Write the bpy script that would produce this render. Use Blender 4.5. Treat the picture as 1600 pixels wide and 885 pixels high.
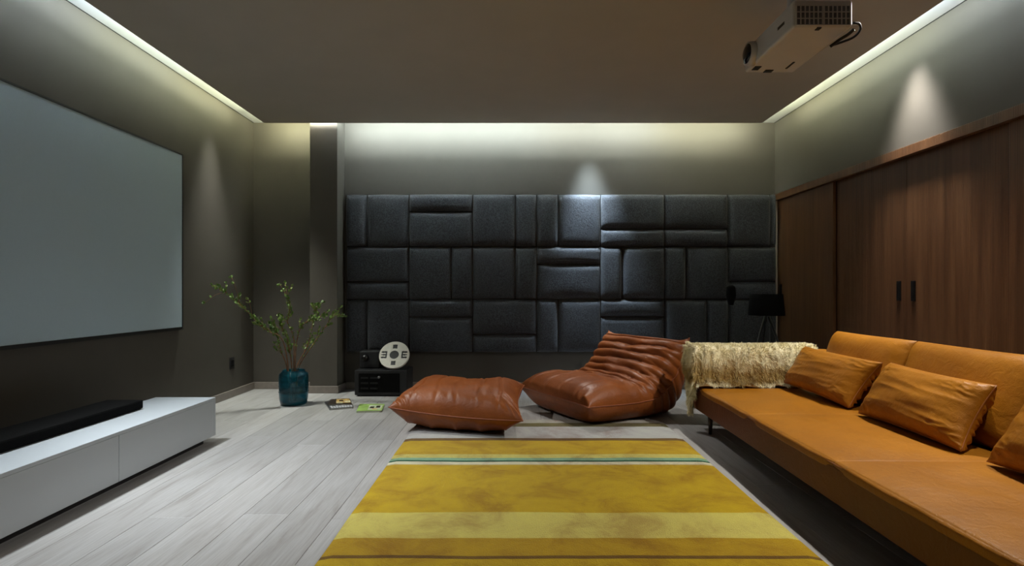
import bpy, bmesh, math, random
from mathutils import Vector, Matrix, noise
random.seed(7)
for o in list(bpy.data.objects): bpy.data.objects.remove(o)
S = bpy.context.scene; C = S.collection; PI = math.pi
# ------------------------------------------------------------------ camera
F = 885.0; VX, VY = 799.0, 456.0; EYE = 1.0            # focal length in pixels, vanishing point, eye height
cd = bpy.data.cameras.new('camera'); cam = bpy.data.objects.new('camera', cd); C.objects.link(cam)
cd.sensor_width = 36; cd.lens = 36*F/1600; cd.shift_x = (800-VX)/1600; cd.shift_y = (VY-442.5)/1600
cd.clip_start = .02
cam.location = (0, 0, EYE); cam.rotation_euler = (PI/2, 0, 0); S.camera = cam
S.view_settings.view_transform = 'Standard'; S.view_settings.look = 'None'
S.view_settings.gamma = 1; S.view_settings.use_curve_mapping = False
S.view_settings.exposure = 0.0
# ------------------------------------------------------------------ world
W = bpy.data.worlds.new('world'); S.world = W; W.use_nodes = True
W.node_tree.nodes['Background'].inputs[0].default_value = (.001, .001, .001, 1)
# ------------------------------------------------------------------ room dimensions
XL, XR, YB, YF = -2.65, 2.707, 5.82, -1.2              # walls
ZC, ZT = 2.641, 2.737                                  # underside of the dropped ceiling, top of the light slot
SL, SR, SB = -2.403, 2.435, 5.51                       # edges of the dropped ceiling
SLT = 0.035
# ------------------------------------------------------------------ lights
def area(name, loc, rot, sx, sy, power, col):
    l = bpy.data.lights.new(name, 'AREA'); l.shape = 'RECTANGLE'; l.size = sx; l.size_y = sy
    l.energy = power; l.color = col
    o = bpy.data.objects.new(name, l); C.objects.link(o); o.location = loc; o.rotation_euler = rot; return o
def spot(name, loc, target, power, deg, blend, col, rad=.08):
    l = bpy.data.lights.new(name, 'SPOT'); l.energy = power; l.spot_size = math.radians(deg); l.spot_blend = blend
    l.color = col; l.shadow_soft_size = rad
    o = bpy.data.objects.new(name, l); C.objects.link(o); o.location = loc
    d = Vector(target)-Vector(loc); o.rotation_euler = d.to_track_quat('-Z', 'Y').to_euler(); return o
COOL, NEUT, OLIV = (.80, .93, 1.0), (1, .985, .93), (.97, 1.0, .74)
zl = ZC+SLT+.020
LEDP = 7.6                                             # watts per metre of light strip in the slot
for x, sgn in ((SL+.055, -1), (SR-.055, 1)):
    for y0, y1, c, k in ((-1.0, 2.2, COOL, 1.2), (2.2, 3.6, COOL, 1.2), (3.6, 4.5, (.90, 1.0, .82), 1.3), (4.5, 5.45, (.97, 1.0, .66), 1.25)):
        area('cove_light', (x, (y0+y1)/2, zl), (0, PI+sgn*math.radians(55), 0), .06, y1-y0, LEDP*(y1-y0)*k, c)
for x0, x1, c, k, ins in ((-2.38, -2.0, (.97, .98, .62), 2.7, .02), (-1.98, -1.72, NEUT, 2.0, .003), (-1.68, .3, (.86, 1, 1), 2.9, .02), (.3, 1.5, (.90, 1, .94), 2.5, .02), (1.5, 2.42, OLIV, 1.8, .02)):
    area('cove_light', ((x0+x1)/2, SB-ins, zl if ins > .01 else ZC+SLT+.006), (PI-math.radians(55), 0, 0), x1-x0, .014, LEDP*(x1-x0)*k, c)
zs = ZT-.03
spot('slot_spot', (.77, 5.60, zs), (.86, 5.76, 1.15), 470, 44, 1.0, (.68, .85, 1.0), .09)
spot('slot_spot', (2.54, 3.78, zs), (2.76, 3.78, 1.15), 260, 60, 1.0, (1, .97, .93), .10)
spot('slot_spot', (-2.49, 4.97, zs), (-2.05, 5.05, 0), 330, 60, 1.0, (.97, 1.0, .92), .10)
spot('slot_spot', (-2.50, 3.1, zs), (-1.35, 3.35, 0), 350, 54, 1.0, (.92, .97, 1))
spot('slot_spot', (-2.50, 1.7, zs), (-1.25, 2.5, 0), 350, 54, 1.0, (.92, .97, 1))
spot('slot_spot', (-2.49, 4.35, zs), (-.50, 4.42, .2), 280, 27, 1.0, (1, .96, .88), .04)
spot('slot_spot', (.35, 5.58, zs), (.72, 4.6, .3), 110, 56, 1.0, (1, .96, .9), .04)
for x, y, tx, ty, p, dg, c in ((2.22, 2.95, 1.1, 3.15, 210, 105, (1, .95, .88)), (2.22, 1.75, .9, 2.0, 150, 105, (1, .95, .88))):
    spot('ceiling_spot', (x, y, ZC-.01), (tx, ty, 0), p, dg, .9, c, .03)
# ------------------------------------------------------------------ helpers
def P(px, py, z):
    """point at height z seen at a pixel"""
    Y = (EYE-z)*F/(py-VY); return Vector(((px-VX)*Y/F, Y, z))
def AT(px, py, Y):
    return Vector(((px-VX)*Y/F, Y, EYE-(py-VY)*Y/F))
def floorY(py): return EYE*F/(py-VY)
def tag(o, label=None, cat=None, group=None, kind=None):
    if label: o['label'] = label
    if cat: o['category'] = cat
    if group: o['group'] = group
    if kind: o['kind'] = kind
    return o
def link(name, me, m, parent=None, smooth=False):
    o = bpy.data.objects.new(name, me); C.objects.link(o)
    if m and not me.materials: me.materials.append(m)
    if smooth: me.polygons.foreach_set('use_smooth', [True]*len(me.polygons))
    if parent:
        o.parent = parent
        o.matrix_parent_inverse = Matrix.Translation(-parent.location) if parent.type == 'EMPTY' else Matrix.Identity(4)
    return o
def obj(name, bm, m, parent=None, smooth=False):
    me = bpy.data.meshes.new(name); bmesh.ops.recalc_face_normals(bm, faces=bm.faces); bm.to_mesh(me); bm.free()
    return link(name, me, m, parent, smooth)
def pyobj(name, v, f, m, parent=None, smooth=True):
    me = bpy.data.meshes.new(name); me.from_pydata([tuple(p) for p in v], [], f); me.update()
    return link(name, me, m, parent, smooth)
def thing(name, label, cat, loc, group=None):
    o = bpy.data.objects.new(name, None); C.objects.link(o); o.location = loc; o.empty_display_size = .1
    return tag(o, label, cat, group)
def bx(bm, x0, x1, y0, y1, z0, z1, bev=0, seg=2):
    r = bmesh.ops.create_cube(bm, size=1)
    for v in r['verts']:
        v.co = Vector((x0+(v.co.x+.5)*(x1-x0), y0+(v.co.y+.5)*(y1-y0), z0+(v.co.z+.5)*(z1-z0)))
    if bev:
        es = list({e for v in r['verts'] for e in v.link_edges})
        bmesh.ops.bevel(bm, geom=es, offset=bev, segments=seg, affect='EDGES', profile=.5)
    return bm
def box(name, x0, x1, y0, y1, z0, z1, m, parent=None, bev=0, seg=2, smooth=False):
    return obj(name, bx(bmesh.new(), x0, x1, y0, y1, z0, z1, bev, seg), m, parent, smooth)
def struct(o): o['kind'] = 'structure'; return o
def tube(bm, pts, radii, n=8, cap=True):
    pts = [Vector(p) for p in pts]; rings = []
    up = Vector((0, 0, 1))
    for i, p in enumerate(pts):
        d = (pts[min(i+1, len(pts)-1)]-pts[max(i-1, 0)]).normalized()
        a = d.cross(up if abs(d.z) < .95 else Vector((1, 0, 0))).normalized(); b = d.cross(a)
        r = radii[i] if isinstance(radii, (list, tuple)) else radii
        rings.append([bm.verts.new(p+a*math.cos(2*PI*k/n)*r+b*math.sin(2*PI*k/n)*r) for k in range(n)])
    for A, B in zip(rings, rings[1:]):
        for k in range(n): bm.faces.new((A[k], A[(k+1) % n], B[(k+1) % n], B[k]))
    if cap: bm.faces.new(rings[0]); bm.faces.new(rings[-1])
    return bm
def lathe(bm, prof, c, n=40, M=None):
    c = Vector(c); rings = []
    for r, z in prof:
        ring = []
        for k in range(n):
            v = Vector((r*math.cos(2*PI*k/n), r*math.sin(2*PI*k/n), z))
            if M: v = M @ v
            ring.append(bm.verts.new(c+v))
        rings.append(ring)
    for A, B in zip(rings, rings[1:]):
        for k in range(n): bm.faces.new((A[k], A[(k+1) % n], B[(k+1) % n], B[k]))
    return rings
def smooth_path(pts, n):
    """Catmull-Rom through points"""
    pts = [Vector(p) for p in pts]; out = []; m = len(pts)-1
    for i in range(n+1):
        s = i/n*m; k = min(int(s), m-1); t = s-k
        p0, p1, p2, p3 = pts[max(k-1, 0)], pts[k], pts[k+1], pts[min(k+2, m)]
        out.append(.5*((2*p1)+(p2-p0)*t+(2*p0-5*p1+4*p2-p3)*t*t+(3*p1-p0-3*p2+p3)*t*t*t))
    return out
def sheet_pair(top, bot, nt, nu):
    """closed skin of two sheets over (t,u) in [-1,1]^2 that meet along the edge"""
    S_ = [math.sin(PI/2*(-1+2*i/nt)) for i in range(nt+1)]; U_ = [math.sin(PI/2*(-1+2*j/nu)) for j in range(nu+1)]
    v = []; f = []; idx = {}
    for side, fn in ((0, top), (1, bot)):
        for i, t in enumerate(S_):
            for j, u in enumerate(U_):
                edge = i in (0, nt) or j in (0, nu)
                if side and edge: idx[1, i, j] = idx[0, i, j]; continue
                idx[side, i, j] = len(v); v.append(fn(t, u))
        for i in range(nt):
            for j in range(nu):
                q = (idx[side, i, j], idx[side, i+1, j], idx[side, i+1, j+1], idx[side, i, j+1])
                f.append(q if side else q[::-1])
    return v, f
def ridge(p, s): return 1-abs(noise.noise(Vector(p)*s))*2
_ff = {}
def fold_field(t, u, seed, n, depth):
    """long soft leather creases: valleys along curved lines"""
    key = (seed, n)
    if key not in _ff:
        r = random.Random(int(seed*97)+n); _ff[key] = [(r.uniform(-.85, .85), r.uniform(-.35, .35), r.uniform(-.25, .25), r.uniform(-1, 1), r.uniform(.25, .7), r.uniform(.035, .075), r.uniform(.5, 1.2)) for _ in range(n)]
    z = 0
    for c, sl, cv, t0, el, w, a in _ff[key]:
        d = u-(c+sl*t+cv*t*t)
        e = math.exp(-((t-t0)/el)**2)
        z += a*e*(-math.exp(-(d/w)**2)+.65*math.exp(-((d-w*1.9)/(w*1.3))**2))
    return z*depth
def pillow(name, corners, T1, T2, m, parent=None, n=44, p=3.2, q=.55, pin=.05, wr=.012, wscale=5, seed=0, stretch=(1, 1), piping=0, pmat=None, folds=7):
    """soft cushion: corners a(t-,u-) b(t+,u-) c(t+,u+) d(t-,u+), T1 above the seam, T2 below"""
    a, b, c, d = [Vector(k) for k in corners]
    nrm = ((c-a).cross(d-b)).normalized()
    def mid(t, u):
        t2 = t*(1-pin*(1-u*u)*abs(t)); u2 = u*(1-pin*(1-t*t)*abs(u))
        return a*(1-t2)*(1-u2)/4+b*(1+t2)*(1-u2)/4+c*(1+t2)*(1+u2)/4+d*(1-t2)*(1+u2)/4
    def h(t, u): return max(0, (1-abs(t)**p)*(1-abs(u)**p))**q
    def w(t, u, s):
        e = max(0, (1-t*t)*(1-u*u))**.3
        r1 = ridge((t*stretch[0]+seed, u*stretch[1], s*3.1+seed), wscale*.4)
        r2 = noise.noise(Vector((t*2+seed, u*2, s+seed*1.7)))
        ce = math.exp(-((1-abs(t))**2+(1-abs(u))**2)*4)
        r3 = ridge((t*5+seed, u*5, s), 1.3)*ce
        return e*(wr*(r1-.4)*.5+wr*1.2*r2+wr*1.5*r3+(fold_field(t, u, seed, folds, wr*1.7) if s > 0 else 0))
    top = lambda t, u: mid(t, u)+nrm*(T1*h(t, u)+w(t, u, 1))
    bot = lambda t, u: mid(t, u)-nrm*(T2*h(t, u)+w(t, u, -1)*.6)
    v, f = sheet_pair(top, bot, n, n)
    o = pyobj(name, v, f, m, parent)
    if piping:
        pts = [mid(-1+2*k/20, -1) for k in range(20)]+[mid(1, -1+2*k/20) for k in range(20)]+[mid(1-2*k/20, 1) for k in range(20)]+[mid(-1, 1-2*k/20) for k in range(21)]
        po = obj('piping', tube(bmesh.new(), pts, piping, 6), pmat or m, o, True)
    return o
# ------------------------------------------------------------------ materials
def mat(name): 
    m = bpy.data.materials.new(name); m.use_nodes = True; nt = m.node_tree; return m, nt, nt.nodes['Principled BSDF']
def nd(nt, t, **k):
    n = nt.nodes.new(t)
    for a, b in k.items():
        if a in n.inputs.keys(): n.inputs[a].default_value = b
        else: setattr(n, a, b)
    return n
def coords(nt, kind, scale=(1, 1, 1)):
    if kind == 'Position': s = nd(nt, 'ShaderNodeNewGeometry').outputs['Position']
    else: s = nd(nt, 'ShaderNodeTexCoord').outputs[kind]
    mp = nd(nt, 'ShaderNodeMapping'); mp.inputs['Scale'].default_value = scale; nt.links.new(s, mp.inputs[0]); return mp.outputs[0]
def ramp(nt, fac, stops, interp='LINEAR'):
    r = nd(nt, 'ShaderNodeValToRGB'); r.color_ramp.interpolation = interp
    while len(r.color_ramp.elements) < len(stops): r.color_ramp.elements.new(1)
    for e, (p, c) in zip(r.color_ramp.elements, stops): e.position = p; e.color = (*c, 1)
    nt.links.new(fac, r.inputs[0]); return r.outputs[0]
def bump(nt, b, fac, strength, dist):
    n = nd(nt, 'ShaderNodeBump', Strength=strength, Distance=dist); nt.links.new(fac, n.inputs['Height']); nt.links.new(n.outputs[0], b.inputs['Normal']); return n
def plain(name, col, rough=.5, metal=0, noise_scale=0, amt=.15, bmp=0, spec=.5):
    m, nt, b = mat(name); b.inputs['Roughness'].default_value = rough; b.inputs['Metallic'].default_value = metal
    b.inputs['Specular IOR Level'].default_value = spec
    b.inputs['Base Color'].default_value = (*col, 1)
    if noise_scale:
        n = nd(nt, 'ShaderNodeTexNoise', Scale=noise_scale, Detail=4); nt.links.new(coords(nt, 'Position'), n.inputs['Vector'])
        c = ramp(nt, n.outputs['Fac'], [(.3, [k*(1-amt) for k in col]), (.7, [min(1, k*(1+amt)) for k in col])])
        nt.links.new(c, b.inputs['Base Color'])
        if bmp: bump(nt, b, n.outputs['Fac'], bmp, .01)
    return m
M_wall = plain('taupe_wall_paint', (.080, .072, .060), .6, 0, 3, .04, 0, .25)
M_ceil = plain('taupe_ceiling_paint', (.42, .385, .335), .8, 0, 3, .03, 0, .3)
M_slot = plain('white_slot_paint', (.85, .87, .88), .7)
M_base = plain('brown_grey_skirting', (.22, .19, .165), .4, 0, 20, .1)
M_white = plain('white_lacquer', (.48, .52, .55), .35, 0, 2, .02)
M_black = plain('black_plastic', (.008, .008, .009), .45, 0, 30, .2)
M_blackm = plain('black_metal', (.006, .006, .006), .35, .3, 30, .2)
M_shade = plain('black_fabric_shade', (.004, .004, .004), .95, 0, 60, .2, 0, .1)
M_screen = plain('matte_screen_fabric', (.43, .54, .61), .9, 0, 120, .015, 0, .2)
M_gap = plain('dark_underfloor', (.12, .11, .10), .9, 0, 5, .1)
M_trimw = plain('pale_metal_edge', (.62, .56, .47), .4, .2, 10, .05)
M_legm = plain('dark_bronze_leg', (.06, .045, .03), .35, .6, 20, .1)
def leather(name, dark, light, rough, scale=3.0, sat=1):
    m, nt, b = mat(name); p = coords(nt, 'Position')
    n = nd(nt, 'ShaderNodeTexNoise', Scale=scale, Detail=6, Roughness=.65); nt.links.new(p, n.inputs['Vector'])
    nt.links.new(ramp(nt, n.outputs['Fac'], [(.3, dark), (.72, light)]), b.inputs['Base Color'])
    b.inputs['Roughness'].default_value = rough; b.inputs['Specular IOR Level'].default_value = .36
    v = nd(nt, 'ShaderNodeTexVoronoi', Scale=260.0); nt.links.new(p, v.inputs['Vector'])
    n2 = nd(nt, 'ShaderNodeTexNoise', Scale=22.0, Detail=4, Distortion=1.2); nt.links.new(p, n2.inputs['Vector'])
    ad = nd(nt, 'ShaderNodeMath', operation='MULTIPLY_ADD'); nt.links.new(v.outputs['Distance'], ad.inputs[0]); ad.inputs[1].default_value = .15; nt.links.new(n2.outputs['Fac'], ad.inputs[2])
    bump(nt, b, ad.outputs[0], .35, .008); return m
M_rust = leather('rust_leather', (.165, .042, .008), (.285, .080, .015), .42)
M_cogn = leather('cognac_leather', (.26, .094, .003), (.36, .138, .005), .46)
M_cogn_shaded = leather('shaded_sofa_leather', (.105, .028, .004), (.15, .042, .006), .5)  # sofa base leather, darkened so the front's shade is painted into its colour
M_seam = plain('leather_piping', (.30, .11, .03), .4, 0, 30, .1)
M_seamr = plain('rust_leather_piping', (.26, .075, .03), .4, 0, 30, .1)
def wood_floor():
    m, nt, b = mat('pale_grey_oak_plank'); oi = nd(nt, 'ShaderNodeObjectInfo')
    g = nd(nt, 'ShaderNodeNewGeometry'); off = nd(nt, 'ShaderNodeVectorMath', operation='MULTIPLY_ADD')
    cx = nd(nt, 'ShaderNodeCombineXYZ')
    for k in range(3): nt.links.new(oi.outputs['Random'], cx.inputs[k])
    nt.links.new(cx.outputs[0], off.inputs[0]); off.inputs[1].default_value = (7.3, 31.7, 3.1); nt.links.new(g.outputs['Position'], off.inputs[2])
    mp = nd(nt, 'ShaderNodeMapping'); mp.inputs['Scale'].default_value = (7, .9, 1); nt.links.new(off.outputs[0], mp.inputs[0])
    w = nd(nt, 'ShaderNodeTexNoise', Scale=1.4, Detail=7, Roughness=.62, Distortion=.9); nt.links.new(mp.outputs[0], w.inputs['Vector'])
    mp2 = nd(nt, 'ShaderNodeMapping'); mp2.inputs['Scale'].default_value = (60, 2.2, 1); nt.links.new(off.outputs[0], mp2.inputs[0])
    fg = nd(nt, 'ShaderNodeTexNoise', Scale=2.0, Detail=5); nt.links.new(mp2.outputs[0], fg.inputs['Vector'])
    c1 = ramp(nt, w.outputs['Fac'], [(.25, (.27, .255, .24)), (.42, (.365, .355, .345)), (.60, (.405, .40, .395)), (.78, (.35, .34, .33))])
    c2 = ramp(nt, fg.outputs['Fac'], [(.3, (.82, .81, .80)), (.6, (1, 1, 1))])
    mx = nd(nt, 'ShaderNodeMix', data_type='RGBA', blend_type='MULTIPLY'); mx.inputs[0].default_value = 1
    nt.links.new(c1, mx.inputs[6]); nt.links.new(c2, mx.inputs[7])
    hv = nd(nt, 'ShaderNodeHueSaturation'); mr = nd(nt, 'ShaderNodeMapRange'); mr.inputs[3].default_value = .88; mr.inputs[4].default_value = 1.08
    nt.links.new(oi.outputs['Random'], mr.inputs[0]); nt.links.new(mr.outputs[0], hv.inputs['Value']); nt.links.new(mx.outputs[2], hv.inputs['Color'])
    nt.links.new(hv.outputs[0], b.inputs['Base Color']); b.inputs['Roughness'].default_value = .42
    bump(nt, b, fg.outputs['Fac'], .12, .004); return m
M_floor = wood_floor()
def walnut():
    m, nt, b = mat('walnut_veneer'); p = coords(nt, 'Position', (1, 1, .05))
    w = nd(nt, 'ShaderNodeTexWave', wave_type='BANDS', bands_direction='Y', Scale=30.0, Distortion=1.0, Detail=2); w.inputs['Detail Scale'].default_value = 2
    nt.links.new(p, w.inputs['Vector'])
    n = nd(nt, 'ShaderNodeTexNoise', Scale=16.0, Detail=6, Roughness=.7); nt.links.new(p, n.inputs['Vector'])
    c1 = ramp(nt, n.outputs['Fac'], [(.3, (.058, .024, .009)), (.5, (.098, .043, .017)), (.72, (.15, .072, .030))])
    c2 = ramp(nt, w.outputs['Fac'], [(0, (.72, .70, .68)), (.4, (1, 1, 1))])
    mx = nd(nt, 'ShaderNodeMix', data_type='RGBA', blend_type='MULTIPLY'); mx.inputs[0].default_value = 1
    nt.links.new(c1, mx.inputs[6]); nt.links.new(c2, mx.inputs[7]); nt.links.new(mx.outputs[2], b.inputs['Base Color'])
    b.inputs['Roughness'].default_value = .38; bump(nt, b, w.outputs['Fac'], .25, .004); return m
M_wal = walnut()
def pad_fabric():
    m, nt, b = mat('charcoal_wool_fabric'); p = coords(nt, 'Position')
    n = nd(nt, 'ShaderNodeTexNoise', Scale=110.0, Detail=3); nt.links.new(p, n.inputs['Vector'])
    nt.links.new(ramp(nt, n.outputs['Fac'], [(.38, (.016, .0175, .021)), (.62, (.052, .056, .066))]), b.inputs['Base Color'])
    b.inputs['Roughness'].default_value = .8; b.inputs['Specular IOR Level'].default_value = .35
    b.inputs['Sheen Weight'].default_value = .25
    bump(nt, b, n.outputs['Fac'], .5, .006); return m
M_pad = pad_fabric()
# ------------------------------------------------------------------ setting
fl = struct(box('floor', XL-.2, XR+.3, YF-.2, YB+.2, -.06, -.012, M_gap))
fl['label'] = 'pale grey oak plank floor'
pw = .205; xs = -.79-9*pw-pw
def plank_mesh(L, wd):
    bm = bx(bmesh.new(), 0, wd-.0016, 0, L-.0016, -.012, 0)
    es = [e for e in bm.edges if all(v.co.z > -.001 for v in e.verts)]
    bmesh.ops.bevel(bm, geom=es, offset=.0012, segments=1, affect='EDGES'); me = bpy.data.meshes.new('plank'); bmesh.ops.recalc_face_normals(bm, faces=bm.faces); bm.to_mesh(me); bm.free(); me.materials.append(M_floor); return me
pcache = {}
row = 0; x = xs
while x < XR+.05:
    y = YF-random.uniform(0, 1.6); 
    while y < YB:
        y1 = min(y+1.9, YB); ya = max(y, YF); L = round(y1-ya, 2)
        if L > .05:
            wd = pw if x+pw < XR+.15 else XR+.15-x
            key = (L, round(wd, 3))
            if key not in pcache: pcache[key] = plank_mesh(L, wd)
            o = bpy.data.objects.new('plank', pcache[key]); C.objects.link(o); o.location = (x, ya, 0); o.parent = fl
        y += 1.9
    x += pw; row += 1
struct(box('wall_left', XL-.15, XL, YF, YB+.15, 0, ZT+.1, M_wall))
struct(box('wall_back', XL-.15, XR+.3, YB, YB+.15, 0, ZT+.1, M_wall))
struct(box('wall_right', XR+.146, XR+.3, YF, YB, 0, ZT+.1, M_wall))
struct(box('trim_3', XR, XR+.146, YF, YB, 1.995, ZT+.1, M_wall))          # bulkhead above the wardrobe
struct(box('wall_front', XL-.15, XR+.3, YF-.15, YF, 0, ZT+.1, M_wall))
PX0, PX1, PY = -1.983, -1.712, 5.57
struct(box('wall_pilaster', PX0, PX1, PY, YB, 0, ZT, M_wall, bev=.003))
struct(box('ceiling', SL, SR, YF, SB, ZC, ZC+SLT, M_ceil))
struct(box('trim_1', XL, XR, YF, YB, ZT, ZT+.08, M_slot))
tr = bmesh.new()
bx(tr, XL, XL+.006, YF, YB, ZT-.004, ZT); bx(tr, XR-.006, XR, YF, YB, ZT-.004, ZT)
struct(obj('trim_2', tr, M_black))
bh, bt = .072, .014
def skirting(name, boxes):
    bm = bmesh.new()
    for b in boxes: bx(bm, *b, 0, bh, .004, 2)
    return struct(obj(name, bm, M_base))
skirting('baseboard_left', [(XL, XL+bt, YF, YB)])
skirting('baseboard_back', [(XL+bt, PX0, YB-bt, YB), (PX0-bt, PX1+bt, PY-bt, PY), (PX1, PX1+bt, PY, YB), (PX1+bt, XR, YB-bt, YB)])
# ------------------------------------------------------------------ upholstered wall
PYF = YB-.055
def bwx(px): return (px-VX)*PYF/F
def bwz(py): return EYE-(py-VY)*PYF/F
uw = thing('upholstered_wall_panel', 'dark charcoal upholstered wall panel of padded blocks across the back wall', 'wall panel', (.5, YB-.03, bwz(551)))
box('backing_board', bwx(540.5), XR-.004, YB-.022, YB, bwz(551), bwz(303.5), M_black, uw)
cols = [540.5, 638.6, 738.4, 838.6, 939, 1038.8, 1138, 1238]
rows = [(303.5, 385.5), (385.5, 468), (468, 551)]
lay = [['vl', 'ht', 'vr', 'vl', 'hb', 'hb', 'vr'], ['hb', 'vr', 'vr', 'ht', 'vl', 'vl', 'hb'], ['vl', 'ht', 'hb', 'vl', 'ht', 'vr', 'vr']]
def pad(x0, x1, z0, z1, seed):
    n = 14; dep = .058; g = .0022
    x0 += g; x1 -= g; z0 += g; z1 -= g; R = .045
    w_, h_ = (x1-x0)/2, (z1-z0)/2
    v = []; f = []
    S_ = [math.sin(PI/2*(-1+2*i/n)) for i in range(n+1)]
    yb = YB-.022
    for i, s in enumerate(S_):
        for j, t in enumerate(S_):
            a = (1-abs(s))*w_; b = (1-abs(t))*h_
            e = lambda d: 1 if d > R else math.sqrt(max(0, 1-(1-d/R)**2))
            k = e(a)*e(b)
            pin = .006*(1-k)
            bulge = .010*(1-s*s)*(1-t*t)+.003*noise.noise(Vector((s*1.5+seed, t*1.5, seed)))*k
            dx = math.copysign(.004*(1-t*t)*abs(s)**6, s); dz = math.copysign(.004*(1-s*s)*abs(t)**6, t)
            v.append(((x0+x1)/2+s*w_*(1-.012)+dx, yb-.006-(dep-.006)*k-bulge*k, (z0+z1)/2+t*h_*(1-.012)+dz))
    N = n+1
    for i in range(n):
        for j in range(n): f.append((i*N+j, (i+1)*N+j, (i+1)*N+j+1, i*N+j+1))
    ed = [i*N for i in range(N)]+[n*N+j for j in range(1, N)]+[i*N+n for i in range(n-1, -1, -1)]+[j for j in range(n-1, 0, -1)]
    o0 = len(v)
    for k in ed: v.append((v[k][0], yb, v[k][2]))
    m_ = len(ed)
    for k in range(m_): f.append((ed[k], o0+k, o0+(k+1) % m_, ed[(k+1) % m_]))
    o = pyobj('pad', v, f, M_pad, uw)
k = 0
for (ya, yb_), L in zip(rows, lay):
    for ci, sp in enumerate(L):
        xa, xb = bwx(cols[ci]), bwx(cols[ci+1]); za, zb = bwz(yb_), bwz(ya); th = 1/3
        if sp == 'vl': q = [(xa, xa+(xb-xa)*th, za, zb), (xa+(xb-xa)*th, xb, za, zb)]
        elif sp == 'vr': q = [(xa, xb-(xb-xa)*th, za, zb), (xb-(xb-xa)*th, xb, za, zb)]
        elif sp == 'ht': q = [(xa, xb, zb-(zb-za)*th, zb), (xa, xb, za, zb-(zb-za)*th)]
        else: q = [(xa, xb, za, za+(zb-za)*th), (xa, xb, za+(zb-za)*th, zb)]
        for r in q:
            k += 1
            if r[0] > XR-.02: continue
            pad(r[0], min(r[1], XR-.006), r[2], r[3], k*3.7)
# ------------------------------------------------------------------ wardrobe
wd = thing('wardrobe', 'walnut built-in wardrobe with tall sliding doors along the right wall', 'wardrobe', (XR+.03, 3, 0))
box('header', XR-.012, XR+.03, YF+.01, YB-.004, 1.93, 1.994, M_wal, wd, .002)
box('carcass', XR+.09, XR+.14, YF+.01, YB-.004, .0, 1.99, M_black, wd)
box('edge_trim', XR+.004, XR+.022, YB-.016, YB-.004, .0, 1.93, M_trimw, wd)
def door(y0, y1, xf, hy):
    d = box('door', xf, xf+.03, y0+.002, y1-.002, .012, 1.945, M_wal, wd, .002)
    if hy is not None:
        bm = bx(bmesh.new(), xf-.012, xf+.001, hy-.018, hy+.018, .935, 1.075, .003)
        bx(bm, xf-.016, xf-.010, hy-.014, hy-.006, .945, 1.065)
        h = obj('handle', bm, M_blackm, d); h['label'] = 'black upright pull handle'
door(4.80, 5.80, XR+.018, 5.72)
door(3.95, 4.80, XR+.050, 4.022)
door(3.10, 3.95, XR+.050, 3.878)
door(2.25, 3.10, XR+.018, None); door(1.4, 2.25, XR+.050, None); door(.55, 1.4, XR+.018, None); door(-.3, .55, XR+.05, None); door(-1.15, -.3, XR+.018, None)
# ------------------------------------------------------------------ projection screen
sx = XL+.03
ys1 = -sx*F/(VX-284.5); zs1 = EYE+(VY-243)*ys1/F; zs0 = EYE-(511-VY)*ys1/F; ys0 = ys1-(zs1-zs0)*1.78
ps = thing('projection_screen', 'large blank projection screen with thin black frame on the left wall', 'screen', (XL, (ys0+ys1)/2, zs0))
box('screen_surface', XL+.012, sx, ys0, ys1, zs0, zs1, M_screen, ps)
bm = bmesh.new(); fw = .012
bx(bm, XL, sx+.004, ys0-fw, ys1+fw, zs1, zs1+fw); bx(bm, XL, sx+.004, ys0-fw, ys1+fw, zs0-.022, zs0)
bx(bm, XL, sx+.004, ys0-fw, ys0, zs0, zs1); bx(bm, XL, sx+.004, ys1, ys1+.008, zs0, zs1)
obj('frame', bm, M_black, ps)
# ------------------------------------------------------------------ tv cabinet and soundbar
cY1 = 3.78; cX = (337-VX)*cY1/F; cZ1 = EYE-(621-VY)*cY1/F; cZ0 = EYE-(680-VY)*cY1/F; cXb = (243.5-VX)*cY1/F
cYm = -cX*F/(VX-186); cY0 = cYm-(cY1-cYm)
tv = thing('media_cabinet', 'long low white lacquered media cabinet below the projection screen', 'cabinet', ((cX+cXb)/2, 2.8, 0))
box('body', cXb, cX-.02, cY0, cY1-.018, cZ0, cZ1-.018, M_white, tv)
box('top', cXb, cX, cY0, cY1, cZ1-.018, cZ1, M_white, tv, .0015)
box('end_panel', cXb, cX, cY1-.018, cY1, cZ0, cZ1-.018, M_white, tv, .001)
box('drawer_front', cX-.019, cX, cYm+.0015, cY1-.0185, cZ0, cZ1-.0185, M_white, tv, .001)
box('drawer_front', cX-.019, cX, cY0, cYm-.0015, cZ0, cZ1-.0185, M_white, tv, .001)
box('plinth', cXb+.02, cX-.05, cY0+.02, cY1-.06, 0, cZ0, M_black, tv)
bY = (EYE-cZ1)*F/(639-VY); bX = (224-VX)*bY/F
sb = thing('soundbar', 'long black soundbar on the back of the white media cabinet', 'soundbar', ((bX+cXb)/2, 2.6, cZ1))
box('body', cXb-.06, bX, cY0+.1, bY, cZ1+.004, cZ1+.054, M_shade, sb, .006)
box('grille', bX, bX+.003, cY0+.12, bY-.02, cZ1+.010, cZ1+.048, M_shade, sb)
box('foot', cXb, bX-.02, bY-.14, bY-.1, cZ1, cZ1+.005, M_black, sb); box('foot', cXb, bX-.02, cY0+.3, cY0+.34, cZ1, cZ1+.005, M_black, sb)
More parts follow.
